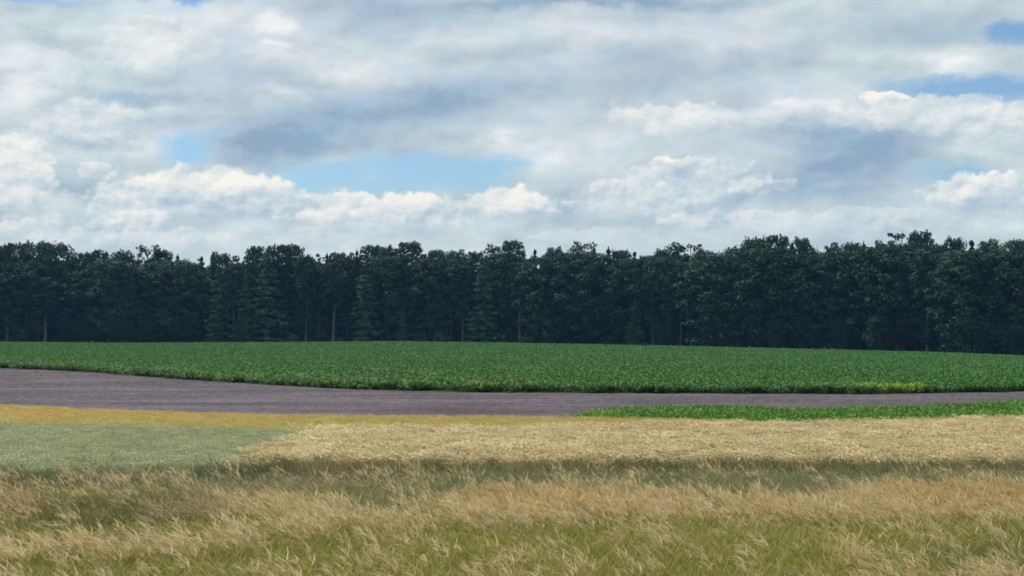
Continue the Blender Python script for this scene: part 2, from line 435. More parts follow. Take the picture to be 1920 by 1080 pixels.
M_strip = green_mat("strip_leaf", (0.022, 0.06, 0.008), (0.050, 0.15, 0.014), (0.082, 0.215, 0.023), (0.145, 0.28, 0.032), [(24.0, 73.0, 4.0, 2.0, (0.13, 0.26, 0.03), 0.6), (3.9, 75.0, 1.2, 1.6, (0.26, 0.33, 0.05), 0.7)], 0.2, 0.15)

# ------------------------------------------------------------------ ground sheets, butted edge to edge
def fan(name, lo, hi, nv, mat, umax=0.5, nu=161, dz=0.0, relief=0.0):
    us = np.linspace(-umax, umax, nu)
    a = np.broadcast_to(lo(us) if callable(lo) else float(lo), us.shape); b = np.broadcast_to(hi(us) if callable(hi) else float(hi), us.shape)
    t = np.linspace(0, 1, nv)
    y = a[:, None] + (b - a)[:, None] * t[None, :]
    x = us[:, None] * y
    z = height(x, y) + dz
    if relief:
        z = z + relief * (rng.random(z.shape) - 0.5) * np.minimum(1, np.minimum(t, 1 - t) * 20)[None, :]
    f, s = grid_faces(nu, nv)
    o = bpy.data.objects.new(name, raw_mesh(name, np.stack([x, y, z], -1).reshape(-1, 3), f, s, mat, smooth=True))
    o['kind'] = 'structure'
    col.objects.link(o)
    return o
fan("verge_ground", 3.0, GRAIN_Y, 40, M_turf, 2.0)
fan("grain_field", GRAIN_Y, gold_near, 20, M_stubble)
fan("barley_field", gold_near, gold_far, 12, M_stubble)
fan("ploughed_field", gold_far, soil_far, 160, M_soil, nu=641, relief=0.07)
fan("crop_field", soil_far, lambda u: forest_y(u) - 7.0, 60, M_earth)
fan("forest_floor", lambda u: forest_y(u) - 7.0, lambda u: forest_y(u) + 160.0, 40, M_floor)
def far_ground():
    # one sheet to the horizon under everything
    xs = np.concatenate([-np.geomspace(3000, 60, 20), np.linspace(-50, 50, 11), np.geomspace(60, 3000, 20)])
    ys = np.concatenate([[-3000, -800, -200, -60, -20], np.linspace(0, 600, 61), np.geomspace(640, 3000, 14)])
    X, Y = np.meshgrid(xs, ys, indexing='ij')
    Z = height(X, Y) - 0.6
    f, s = grid_faces(len(xs), len(ys))
    o = bpy.data.objects.new("ground", raw_mesh("ground", np.stack([X, Y, Z], -1).reshape(-1, 3), f, s, M_far, smooth=True))
    o['kind'] = 'structure'; col.objects.link(o)
far_ground()
def haze_box():
    bm_v = [(x, y, z) for x in (-3050, 3050) for y in (-3050, 3050) for z in (-4.5, 42.0)]
    f = [(0, 1, 3, 2), (4, 6, 7, 5), (0, 4, 5, 1), (2, 3, 7, 6), (0, 2, 6, 4), (1, 5, 7, 3)]
    m, T = new_mat("air")
    o_ = T.node('ShaderNodeOutputMaterial'); v = T.node('ShaderNodeVolumePrincipled')
    v.inputs['Color'].default_value = (0.24, 0.55, 1.0, 1.0)
    v.inputs['Density'].default_value = HAZE
    T.link(v.outputs[0], o_.inputs['Volume'])
    o = bpy.data.objects.new("haze", raw_mesh("haze", bm_v, np.array(f).ravel(), [4] * 6, m)); col.objects.link(o)
    o['kind'] = 'stuff'
HAZE = 1.0e-4
haze_box()

# ------------------------------------------------------------------ plants: small prototypes, spread by geometry nodes
class Blades:
    """collects tapering curved strips"""
    def __init__(self): self.v, self.f, self.s, self.uv, self.n = [], [], [], [], 0
    def strip(self, base, direction, length, width, bend, side, segs=3, r=0.5, h0=0.0, h1=1.0, tip=0.15):
        d = np.array(direction, float); d /= np.linalg.norm(d)
        bend = np.array(bend, float); p = np.array(base, float)
        side = np.array(side, float); side /= np.linalg.norm(side)
        for k in range(segs + 1):
            t = k / segs
            w = width * (1 - t * (1 - tip)) * 0.5
            for sg in (-1, 1):
                self.v.append(p + side * w * sg); self.uv.append((r, h0 + (h1 - h0) * t))
            if k < segs:
                a = self.n + 2 * k
                self.f += [a, a + 1, a + 3, a + 2]; self.s.append(4)
                d = d + bend / segs; d = d / np.linalg.norm(d)
                p = p + d * (length / segs)
        self.n += 2 * (segs + 1)
        return p, d
    def leaf(self, base, d, up, length, width, r, h0, h1):
        d = np.array(d, float); d /= np.linalg.norm(d)
        s = np.cross(d, up); s /= max(np.linalg.norm(s), 1e-6)
        b = np.array(base, float)
        for q, hh in ((b, h0), (b + d * length * .5 - s * width * .5, h1), (b + d * length - np.array([0, 0, length * .15]), h1), (b + d * length * .5 + s * width * .5, h1)):
            self.v.append(q); self.uv.append((r, hh))
        self.f += [self.n, self.n + 1, self.n + 2, self.n + 3]; self.s.append(4); self.n += 4
    def proto(self, name, mat):
        return bpy.data.objects.new(name, raw_mesh(name, np.array(self.v), self.f, self.s, mat, uv=np.array(self.uv)))

def rand_side():
    a = rng.uniform(0, math.pi); return (math.cos(a), math.sin(a), 0)

def tan_tuft(name, mat, n=26, h=0.95, rad=0.22, lean=0.45, heads=True):
    b = Blades()
    for i in range(n):
        r = rng.random(); a = rng.uniform(0, 6.283); q = rad * math.sqrt(rng.random())
        base = (q * math.cos(a), q * math.sin(a), 0)
        hh = h * rng.uniform(0.6, 1.1)
        l = lean * rng.uniform(0.4, 1.5)
        d = (-l * 0.7 + rng.normal(0, 0.12), rng.normal(0, 0.18), 1)
        if i % 3 == 2 or not heads:      # a leaf blade
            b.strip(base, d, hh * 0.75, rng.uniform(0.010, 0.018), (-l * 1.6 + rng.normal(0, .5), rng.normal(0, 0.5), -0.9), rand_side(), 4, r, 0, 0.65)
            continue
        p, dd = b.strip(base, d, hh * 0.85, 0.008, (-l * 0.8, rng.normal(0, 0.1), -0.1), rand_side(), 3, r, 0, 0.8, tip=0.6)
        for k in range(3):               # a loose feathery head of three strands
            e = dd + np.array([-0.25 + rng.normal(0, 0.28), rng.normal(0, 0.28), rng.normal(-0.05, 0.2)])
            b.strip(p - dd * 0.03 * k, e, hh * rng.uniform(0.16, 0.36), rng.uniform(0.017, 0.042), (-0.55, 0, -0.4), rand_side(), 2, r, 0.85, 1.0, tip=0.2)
    return b.proto(name, mat)
def green_tuft(name, mat, n=34, h=0.5, rad=0.2, w=(0.010, 0.02), droop=1.3, lean=0.25):
    b = Blades()
    for i in range(n):
        r = rng.random(); a = rng.uniform(0, 6.283); q = rad * math.sqrt(rng.random())
        a2 = rng.uniform(0, 6.283); sp = rng.uniform(0.1, 0.6)
        d = (sp * math.cos(a2) - lean, sp * math.sin(a2), 1)
        b.strip((q * math.cos(a), q * math.sin(a), 0), d, h * rng.uniform(0.55, 1.25), rng.uniform(*w),
                (math.cos(a2) * 0.8 - lean * 1.5, math.sin(a2) * 0.8, -droop * rng.uniform(0.2, 1.3)), rand_side(), 4, r, 0, 1.0, tip=0.2)
    return b.proto(name, mat)
def wheat_tuft(name, mat, n=30, h=0.85, rad=0.3, ear=0.125, ew=0.042, lean=0.12):
    b = Blades()
    for i in range(n):
        r = rng.random(); a = rng.uniform(0, 6.283); q = rad * math.sqrt(rng.random())
        hh = h * rng.uniform(0.86, 1.06)
        d = (-lean * rng.uniform(0, 1.6), rng.normal(0, 0.08), 1)
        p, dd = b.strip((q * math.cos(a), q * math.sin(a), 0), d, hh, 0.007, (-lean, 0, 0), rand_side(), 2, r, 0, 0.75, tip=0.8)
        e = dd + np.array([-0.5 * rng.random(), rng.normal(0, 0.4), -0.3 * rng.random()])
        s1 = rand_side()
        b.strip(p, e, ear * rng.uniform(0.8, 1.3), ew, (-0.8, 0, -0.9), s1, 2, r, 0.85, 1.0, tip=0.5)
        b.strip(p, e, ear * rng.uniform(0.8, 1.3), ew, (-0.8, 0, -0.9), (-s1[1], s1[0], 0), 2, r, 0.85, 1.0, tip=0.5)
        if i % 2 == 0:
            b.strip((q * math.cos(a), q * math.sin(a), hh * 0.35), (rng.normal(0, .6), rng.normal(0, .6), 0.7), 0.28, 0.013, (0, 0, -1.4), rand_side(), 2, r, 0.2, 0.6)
    return b.proto(name, mat)
def leafy_patch(name, mat, plants=7, rad=0.75, h=0.42, leaves=15, ll=0.30):
    b = Blades()
    for i in range(plants):
        a = rng.uniform(0, 6.283); q = rad * math.sqrt(rng.random()); c = np.array((q * math.cos(a), q * math.sin(a), 0.0))
        hp = h * rng.uniform(0.75, 1.1)
        for k in range(leaves):
            a2 = rng.uniform(0, 6.283); t = rng.random()
            d = np.array([math.cos(a2), math.sin(a2), rng.uniform(0.1, 1.4)])
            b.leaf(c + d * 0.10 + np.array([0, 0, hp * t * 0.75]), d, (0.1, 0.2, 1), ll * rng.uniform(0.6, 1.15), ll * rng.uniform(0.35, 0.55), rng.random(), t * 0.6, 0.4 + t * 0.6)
    return b.proto(name, mat)

_groups = {}
def scatter_group(n):
    """geometry nodes: instance one of n prototypes on every vertex"""
    g = bpy.data.node_groups.new("scatter_on_points", 'GeometryNodeTree')
    g.interface.new_socket('Geometry', in_out='INPUT', socket_type='NodeSocketGeometry')
    for i in range(n): g.interface.new_socket('Plant %d' % i, in_out='INPUT', socket_type='NodeSocketObject')
    g.interface.new_socket('Geometry', in_out='OUTPUT', socket_type='NodeSocketGeometry')
    gi = g.nodes.new('NodeGroupInput'); go = g.nodes.new('NodeGroupOutput')
    join = g.nodes.new('GeometryNodeGeometryToInstance')
    for i in reversed(range(n)):
        oi = g.nodes.new('GeometryNodeObjectInfo')
        g.links.new(gi.outputs[i + 1], oi.inputs['Object']); g.links.new(oi.outputs['Geometry'], join.inputs[0])
    iop = g.nodes.new('GeometryNodeInstanceOnPoints')
    iop.inputs['Pick Instance'].default_value = True
    g.links.new(gi.outputs[0], iop.inputs['Points']); g.links.new(join.outputs[0], iop.inputs['Instance'])
    def attr(nm, t):
        a = g.nodes.new('GeometryNodeInputNamedAttribute'); a.data_type = t; a.inputs['Name'].default_value = nm
        return [o for o in a.outputs if o.enabled and o.name == 'Attribute'][0]
    g.links.new(attr('variant', 'INT'), iop.inputs['Instance Index'])
    r = g.nodes.new('FunctionNodeEulerToRotation')
    g.links.new(attr('turn', 'FLOAT_VECTOR'), r.inputs[0]); g.links.new(r.outputs[0], iop.inputs['Rotation'])
    g.links.new(attr('size', 'FLOAT_VECTOR'), iop.inputs['Scale'])
    g.links.new(iop.outputs[0], go.inputs[0])
    return g
def scatter(name, label, cat, pts, protos, size=None, turn=None, tilt=0.0, variant=None):
    n = len(pts)
    m = bpy.data.meshes.new(name)
    m.vertices.add(n); m.vertices.foreach_set('co', np.asarray(pts, np.float32).ravel())
    size = rng.uniform(0.8, 1.2, n) if size is None else size
    if np.ndim(size) == 1: size = np.repeat(np.asarray(size)[:, None], 3, 1)
    if turn is None: turn = np.stack([rng.normal(0, tilt, n), rng.normal(0, tilt, n), rng.uniform(0, 6.283, n)], 1)
    variant = rng.integers(0, len(protos), n) if variant is None else variant
    m.attributes.new('size', 'FLOAT_VECTOR', 'POINT').data.foreach_set('vector', size.astype(np.float32).ravel())
    m.attributes.new('turn', 'FLOAT_VECTOR', 'POINT').data.foreach_set('vector', turn.astype(np.float32).ravel())
    m.attributes.new('variant', 'INT', 'POINT').data.foreach_set('value', variant.astype(np.int32))
    o = bpy.data.objects.new(name, m); col.objects.link(o)
    k = len(protos)
    if k not in _groups: _groups[k] = scatter_group(k)
    md = o.modifiers.new("scatter", 'NODES'); md.node_group = _groups[k]
    ids = [i.identifier for i in md.node_group.interface.items_tree if i.in_out == 'INPUT' and i.socket_type == 'NodeSocketObject']
    for idn, p in zip(ids, protos): md[idn] = p
    set_tag(o, label, cat, 'stuff')
    return o
def sow(n, ylo, yhi, umax=0.36, where=None, dz=0.0):
    """n points spread evenly over the ground between two distances"""
    y = np.sqrt(rng.uniform(ylo ** 2, yhi ** 2, n)); u = rng.uniform(-1, 1, n) * (umax + 3.0 / y)
    x = u * y
    if where is not None:
        k = where(x, y, u); x, y = x[k], y[k]
    return np.stack([x, y, height(x, y) + dz], 1)

def spot(x, y, cx, cy, rx, ry): return np.exp(-((x - cx) / rx) ** 2 - ((y - cy) / ry) ** 2)

# --- verge: green grass near the camera, dry grass behind it, green weeds along the grain
turn_wind = lambda n, sd=0.5: np.stack([rng.normal(0, 0.06, n), rng.normal(0, 0.06, n), rng.normal(0, sd, n)], 1)
tan_back = dist_of(curve([(-300, 896), (0, 898), (150, 905), (300, 903), (450, 900), (600, 915), (720, 930), (850, 905), (1000, 890), (1200, 895), (1350, 912), (1500, 906), (1650, 890), (1920, 884), (2200, 884)]), 0.85)
def dry_prob(x, y):
    edge = 33.3 + 0.9 * wob(x, y, 2.7) + 0.5 * wob(x, y, 0.9, 3.0) + 0.04 * x
    p = ss((y - edge + 2.2) / 5.5)
    p = p * (1 - 0.97 * np.clip(1.7 * spot(x, y, -8.8, 35.3, 2.0, 3.3), 0, 1))
    fill = np.where(x > -2, 0.04, 0.10)
    back = tan_back(x / y) + 0.5 * wob(x, y, 1.9, 1.0)
    front_band = 28.6 + 1.2 * ss((x + 9.0) / 5.0)
    p = np.maximum(p, 0.75 * np.exp(-((y - front_band) / 0.7) ** 2) * ss((-3.5 - x) / 2.0))
    p = p * ((0.96 - fill) * ss((back - y + 1.2) / 2.2) + fill) * (0.84 + 0.2 * wob(x, y, 1.6, 4.0))
    p = np.maximum(p, 0.55 * spot(x, y, 3.9, 23.4, 1.3, 0.9))
    p = np.maximum(p, 0.40 * spot(x, y, 8.2, 25.0, 2.4, 1.8))
    return np.clip(np.maximum(p, 0.035 + 0.07 * ss(wob(x, y, 1.4, 7.0) * 2)), 0, 1)
pts = sow(18800, 19.0, 43.5)
dp = dry_prob(pts[:, 0], pts[:, 1]); pick = rng.random(len(pts))
dry = pts[pick < dp]
tan_protos = [tan_tuft("dry_tuft", M_tan, 17, rng.uniform(0.7, 0.95), 0.26, rng.uniform(0.15, 0.5)) for _ in range(7)]
scatter("dry_grass", "tall tan grass with feathery heads leaning left across the verge", "grass", dry, tan_protos, rng.uniform(0.7, 1.1, len(dry)), turn_wind(len(dry), 0.45))
und = sow(30500, 18.5, 40.0)
gp = 1 - 0.30 * dry_prob(und[:, 0], und[:, 1])
und = und[rng.random(len(und)) < gp]
green_protos = [green_tuft("green_tuft", M_green, 30, 0.58, 0.24, (0.014, 0.03)) for _ in range(6)]
scatter("green_grass", "olive green grass with curling blades along the bottom of the verge", "grass", und, green_protos, rng.uniform(0.75, 1.2, len(und)), turn_wind(len(und), 3.0))
dit = sow(15500, 32.5, GRAIN_Y + 2.2, where=lambda x, y, u: (y > tan_back(u) - 0.4 + 0.8 * wob(x, y, 2.2)) & (rng.random(len(x)) < ss((GRAIN_Y + 2.2 - y) / 2.2)) & (rng.random(len(x)) < np.where((x > -6.8) & (x < -2.6), 0.55, 1.0)))
ditch_protos = [green_tuft("weed_tuft", M_ditch, 40, 0.78, 0.28, (0.016, 0.034), 0.7, 0.12) for _ in range(5)]
dx_, dy_ = dit[:, 0], dit[:, 1]
scatter("verge_weeds", "dark green weeds in the shallow ditch in front of the grain", "weeds", dit, ditch_protos,
        rng.uniform(0.7, 1.15, len(dit)) * (1 + 0.10 * spot(dx_, dy_, -7.2, 44.0, 1.4, 1.2) + 0.1 * spot(dx_, dy_, -3.6, 42.0, 0.8, 0.8)) * np.where(dx_ < -8.5, 0.85, 1.0) * (1 + 0.16 * ss((dy_ - 43.5) / 1.5) * (dx_ > -7)), turn_wind(len(dit), 3.0))
# --- grain
wh = sow(13200, GRAIN_Y - 1.6, 66.0, where=lambda x, y, u: (y < gold_near(u) - 2.3) & (rng.random(len(x)) < ss((y - GRAIN_Y + 1.6) / 2.6)) & (x > -7.3 + rng.normal(0, 0.4, len(x)) + 0.35 * wob(x, y, 1.2) + (y - 46) * 0.035))
wheat_protos = [wheat_tuft("wheat_tuft", M_wheat) for _ in range(6)]
scatter("wheat", "pale cream ripe wheat covering the field right of the grey green corn", "wheat", wh, wheat_protos, rng.uniform(0.9, 1.08, len(wh)) * (1 + 0.05 * wob(wh[:, 0], wh[:, 1], 2.2)), turn_wind(len(wh), 0.6))
gr = sow(16000, GRAIN_Y - 1.6, 70.0, umax=0.37, where=lambda x, y, u: (y < gold_near(u) - 0.8) & (rng.random(len(x)) < ss((y - GRAIN_Y + 1.6) / 2.4)) & (x < -7.2 + rng.normal(0, 0.45, len(x)) + 0.35 * wob(x, y, 1.2) + (y - 46) * 0.035))
grey_protos = [wheat_tuft("corn_tuft", M_grey, 34, 0.6, 0.3, 0.08, 0.022, 0.08) for _ in range(5)]
scatter("unripe_corn", "smooth grey green unripe corn on the left below the golden strip", "corn", gr, grey_protos, rng.uniform(0.94, 1.04, len(gr)), turn_wind(len(gr), 0.6))
go = sow(17500, 60.0, 82.0, umax=0.37, where=lambda x, y, u: (y < gold_far(u)) & (y > gold_near(u) - 0.2))
gold_protos = [wheat_tuft("barley_tuft", M_gold, 40, 0.56, 0.34, 0.07, 0.02, 0.1) for _ in range(5)]
scatter("golden_barley", "narrow strip of golden barley beside the ploughed soil", "barley", go, gold_protos, rng.uniform(0.95, 1.04, len(go)), turn_wind(len(go), 0.6))
# --- leaf crops
st = sow(14000, 62.0, 92.0, where=lambda x, y, u: (y > gold_far(u) + 0.15) & (y < strip_far(u)) & (u > 0.044 + 0.004 * wob(x, y, 1.5)))
strip_protos = [leafy_patch("strip_plants", M_strip, 9, 0.5, 0.42, 18, 0.17) for _ in range(5)]
scatter("roadside_beet", "bright green leafy crop wedge between ploughed soil and wheat", "crop", st, strip_protos, rng.uniform(0.8, 1.1, len(st)))
def crop_where(x, y, u): return (y > soil_far(u) + 0.3 + 0.7 * wob(x, y, 1.7) * (rng.random(len(x)))) & (y < forest_y(u) - 9)
near = sow(34000, 105.0, 215.0, where=crop_where)
edge_p = np.exp(-np.maximum(near[:, 1] - soil_far(near[:, 0] / near[:, 1]), 0) / (9.0 + 5 * wob(near[:, 0], near[:, 1], 9.0))) * ss((0.10 - near[:, 0] / near[:, 1]) / 0.12)
is_edge = rng.random(len(near)) < edge_p * 0.95
beet_protos = [leafy_patch("beet_plants", M_beet, 8, 0.75, 0.42, 18, 0.25) for _ in range(5)]
edge_protos = [leafy_patch("edge_plants", M_beetlight, 7, 0.7, 0.46, 14, 0.30) for _ in range(4)]
a = near[~is_edge]; b_ = near[is_edge]
scatter("sugar_beet", "deep green leafy crop covering the hill before the forest", "crop", a, beet_protos, rng.uniform(0.8, 1.15, len(a)))
scatter("beet_margin", "paler green straggling plants on the left margin of the leafy crop", "crop", b_, edge_protos, rng.uniform(0.8, 1.25, len(b_)))
far = sow(30000, 213.0, 400.0, where=crop_where)
far_protos = [leafy_patch("far_beet_plants", M_beet, 36, 1.6, 0.42, 10, 0.34) for _ in range(4)]
scatter("far_sugar_beet", "deep green crop rising to the crest at the forest foot", "crop", far, far_protos, rng.uniform(0.85, 1.1, len(far)))
# --- clods on the ploughed land
def clod(name):
    v = np.array([(1, 0, 0), (0, 1, 0), (-1, 0, 0), (0, -1, 0), (.6, .6, .5), (-.6, .6, .6), (-.6, -.6, .45), (.6, -.6, .6), (0, 0, .9)], float)
    v = v * rng.uniform(0.7, 1.2, v.shape) * 0.07
    f = [(0, 1, 4), (1, 2, 5), (2, 3, 6), (3, 0, 7), (4, 1, 5), (5, 2, 6), (6, 3, 7), (7, 0, 4), (4, 5, 8), (5, 6, 8), (6, 7, 8), (7, 4, 8)]
    return bpy.data.objects.new(name, raw_mesh(name, v, np.array(f).ravel(), [3] * 12, M_soil))
cl = sow(14000, 66.0, 175.0, where=lambda x, y, u: (y > gold_far(u) + .3) & (y < soil_far(u) - 0.2) & ~((u > 0.04) & (y < strip_far(u))))
scatter("soil_clods", "purple grey clods on the harrowed strip", "clods", cl, [clod("clod") for _ in range(4)], rng.uniform(0.25, 0.7, len(cl)) * (cl[:, 1] / 110.0))

# ------------------------------------------------------------------ forest: tree prototypes
def bark_mat():
    m, T = new_mat("bark")
    p = position(T); _, rnd, c0 = obj_info(T)
    n = T.noise(T.vmath('MULTIPLY', p, (2.0, 2.0, 0.4)), 1.5, 4.0, 0.6)
    c = T.mix(n, (0.035, 0.032, 0.028), (0.13, 0.12, 0.105))
    finish(T, T.mix(1.0, c, c0, 'MULTIPLY'), 0.9, bump=n, bump_d=0.05)
    return m
def leaf_mat():
    m, T = new_mat("tree_leaves")
    _, rnd, c0 = obj_info(T)
    ux, uy, _z = uv(T)
    c = T.mix(ux, (0.030, 0.056, 0.036), (0.058, 0.098, 0.060))
    c = T.mix(1.0, c, c0, 'MULTIPLY')
    finish(T, c, 0.75, 0.14, spec=0.12)
    return m
M_bark, M_leaf = bark_mat(), leaf_mat()

class Leaves:
    def __init__(self): self.c, self.n, self.s, self.r = [], [], [], []
    def clump(self, centre, radii, count, size, out=0.7, shell=0.55):
        """leaf sprays in an ellipsoid, mostly near its surface and facing outwards"""
        d = rng.normal(size=(count, 3)); d /= np.linalg.norm(d, axis=1)[:, None]
        q = shell + (1 - shell) * rng.random((count, 1))
        p = np.array(centre) + d * np.array(radii) * q
        nr = d * out + rng.normal(size=(count, 3)) * 0.5 + np.array([0, 0, 0.45])
        self.c.append(p); self.n.append(nr); self.s.append(size * rng.uniform(0.6, 1.3, count)); self.r.append(np.clip(rng.random() * 0.6 + rng.random(count) * 0.4, 0, 1))
    def mesh(self, name, aspect=1.5):
        c = np.concatenate(self.c); n = np.concatenate(self.n); s = np.concatenate(self.s); r = np.concatenate(self.r)
        n /= np.linalg.norm(n, axis=1)[:, None]
        t = np.cross(n, rng.normal(size=n.shape)); t /= np.linalg.norm(t, axis=1)[:, None]
        b = np.cross(n, t)
        a = s[:, None] * 0.5
        v = np.stack([c - t * a * aspect, c - b * a, c + t * a * aspect - n * a * 0.3, c + b * a], 1).reshape(-1, 3)
        k = len(c)
        return raw_mesh(name, v, np.arange(4 * k), np.full(k, 4), M_leaf, uv=np.stack([np.repeat(r, 4), np.tile([0, .5, 1, .5], k)], 1))

def tube(path, radii, nside=7):
    path = np.array(path, float); V, F = [], []
    for i, (p, r) in enumerate(zip(path, radii)):
        for k in range(nside):
            a = 2 * math.pi * k / nside
            V.append((p[0] + r * math.cos(a), p[1] + r * math.sin(a), p[2]))
    for i in range(len(path) - 1):
        for k in range(nside):
            k2 = (k + 1) % nside
            F += [i * nside + k, i * nside + k2, (i + 1) * nside + k2, (i + 1) * nside + k]
    return np.array(V), np.array(F)
def trunk_mesh(h, r, limbs):
    """a tapered, slightly crooked stem with its limbs"""
    n = 7
    xs = np.cumsum(rng.normal(0, h * 0.006, n)); ys = np.cumsum(rng.normal(0, h * 0.006, n)); xs -= xs[0]; ys -= ys[0]
    zs = np.linspace(-0.6, h, n)
    V, F = tube(np.stack([xs, ys, zs], 1), np.linspace(r * 1.25, r * 0.18, n) + np.array([r * .35] + [0] * (n - 1)))
    Vs, Fs, off = [V], [F], len(V)
    for (z0, tip, rr) in limbs:
        b = np.array([np.interp(z0, zs, xs), np.interp(z0, zs, ys), z0]); tip = np.array(tip, float)
        m = (b + tip) / 2 + np.array([0, 0, 0.25 * np.linalg.norm(tip - b) * 0.4])
        v, f = tube([b, m, tip], [rr, rr * .7, rr * .25], 5)
        Vs.append(v); Fs.append(f + off); off += len(v)
    F = np.concatenate(Fs)
    return raw_mesh("trunk", np.concatenate(Vs), F, np.full(len(F) // 4, 4), M_bark, smooth=True)

# every prototype is 20 m tall
def profile(t, top):
    """half width of a crown from its foot to its domed top"""
    m = 0.42 + 0.25 * top
    return math.sqrt(max(0.02, 1 - ((t - m) / (1.02 - m)) ** 2)) if t > m else 0.72 + 0.28 * math.sin(t / m * math.pi / 2)
def broadleaf(bottom=0.06, width=4.6, lumps=62, ragged=0.25, top=0.5, cl=(0.9, 1.9)):
    L, limbs = Leaves(), []
    z0, z1 = 20 * bottom, 20.0
    for i in range(lumps):
        t = (i + rng.random()) / lumps
        prof = profile(t, top)
        a = i * 2.399 + rng.uniform(-.5, .5)
        q = width * prof * (1 - ragged * rng.random()) * (0.75 + 0.25 * rng.random())
        rad = rng.uniform(*cl)
        z = z0 + (z1 - z0) * t
        z = min(z, z1 - rad * 0.75)
        c = (q * math.cos(a), q * math.sin(a), max(z, rad * 0.7))
        L.clump(c, (rad * 1.15, rad * 1.15, rad * 0.75), int(84 * rad), 0.36)
        if i % 4 == 0: limbs.append((max(z0 * 0.8 + 1, c[2] - 0.45 * q - 1.0), c, 0.10))
    # sprays that stick out and a thin filling
    for i in range(26):
        t = rng.random() ** 0.6; a = rng.uniform(0, 6.283)
        q = width * profile(t, top) * rng.uniform(0.95, 1.2)
        L.clump((q * math.cos(a), q * math.sin(a), z0 + (z1 - z0) * t * 1.0), (0.7, 0.7, 0.45), 18, 0.36)
    for i in range(4): L.clump((rng.normal(0, 1.2), rng.normal(0, 1.2), z1 - rng.uniform(0, .8)), (0.5, 0.5, 0.8), 20, 0.34)
    return trunk_mesh(18.5, 0.30, limbs), L.mesh("crown")
def layered(bottom=0.12, width=4.4, whorls=15, droop=0.3, taper=0.8):
    """fir or larch with sweeping horizontal boughs and gaps between them"""
    L, limbs = Leaves(), []
    for i in range(whorls):
        t = (i + rng.uniform(0, .6)) / whorls
        z = 20 * (bottom + (1 - bottom) * t)
        R = width * (1 - t) ** taper + 0.22
        nb = rng.integers(4, 7); a0 = rng.uniform(0, 6.283)
        for k in range(nb):
            a = a0 + 6.283 * k / nb + rng.uniform(-.3, .3)
            rr = R * rng.uniform(0.6, 1.12)
            for j in range(3):
                f = (j + 0.7) / 3.0
                c = (rr * f * math.cos(a), rr * f * math.sin(a), z - droop * rr * f * f + rng.normal(0, .12))
                L.clump(c, (0.35 + 0.30 * rr * .5, 0.35 + 0.30 * rr * .5, 0.28), int(12 + 6 * rr), 0.36, out=0.35)
            limbs.append((z, (rr * .8 * math.cos(a), rr * .8 * math.sin(a), z - droop * rr * .64), 0.05))
    for k in range(7): L.clump((0, 0, 19.9 - 0.42 * k), (0.10 + 0.09 * k, 0.10 + 0.09 * k, 0.35), 9 + 3 * k, 0.3)
    return trunk_mesh(19.6, 0.30, limbs), L.mesh("crown", 2.0)
def spruce(width=2.7):
    return layered(0.05, width, 20, 0.42, 0.95)
def pole_tree(bottom=0.45, width=2.8):
    """tall bare pale stem, small airy crown at the top"""
    return broadleaf(bottom, width, 34, 0.4, 0.6, (0.7, 1.3))
def airy(width=4.2):
    """open crown of separate tufts with sky between"""
    L, limbs = Leaves(), []
    for i in range(64):
        t = rng.random(); a = rng.uniform(0, 6.283)
        z = 20 * (0.2 + 0.78 * t); q = width * math.sin(math.pi * (0.1 + 0.82 * t)) ** 0.6 * rng.uniform(0.5, 1.1)
        r_ = rng.uniform(0.5, 1.25)
        c = (q * math.cos(a), q * math.sin(a), z)
        L.clump(c, (r_, r_, r_ * .7), int(44 * r_), 0.36)
        limbs.append((max(2.0, z - 0.8 * q - .6), c, 0.09))
    return trunk_mesh(19.2, 0.28, limbs), L.mesh("crown")
def bush(width=7.0):
    """20 units tall like the rest so that one rule scales it"""
    L = Leaves()
    for i in range(26):
        t = rng.random(); a = rng.uniform(0, 6.283)
        z = 20 * (0.08 + 0.80 * t); q = width * 1.5 * math.cos(t * 1.35) * rng.uniform(0.5, 1.05)
        L.clump((q * math.cos(a), q * math.sin(a), z), (3.6, 3.6, 2.6), 60, 2.0)
    return trunk_mesh(12, 0.5, [(3, (4, 2, 10), .3), (4, (-4, -1, 11), .3)]), L.mesh("crown")
KINDS = {
    'oak': [broadleaf(0.05, 4.7, 66) for _ in range(5)],
    'dome': [broadleaf(0.12, 5.4, 70, 0.15, 0.75) for _ in range(3)],
    'fir': [layered(0.08, 4.0, 15) for _ in range(4)],
    'spruce': [spruce() for _ in range(3)],
    'pole': [pole_tree() for _ in range(4)],
    'airy': [airy() for _ in range(3)],
    'bush': [bush() for _ in range(3)],
}
HALF = {'oak': 5.6, 'dome': 6.3, 'fir': 4.3, 'spruce': 3.0, 'pole': 3.4, 'airy': 4.6, 'bush': 11.5}
NAME = {'oak': 'broadleaf_tree', 'dome': 'broadleaf_tree', 'fir': 'fir_tree', 'spruce': 'spruce_tree', 'pole': 'slender_tree', 'airy': 'open_crowned_tree', 'bush': 'shrub'}
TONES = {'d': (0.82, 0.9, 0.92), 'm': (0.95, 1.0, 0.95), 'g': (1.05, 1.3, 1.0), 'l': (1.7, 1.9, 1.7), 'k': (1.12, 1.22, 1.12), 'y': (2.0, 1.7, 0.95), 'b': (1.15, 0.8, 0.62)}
protos = {}
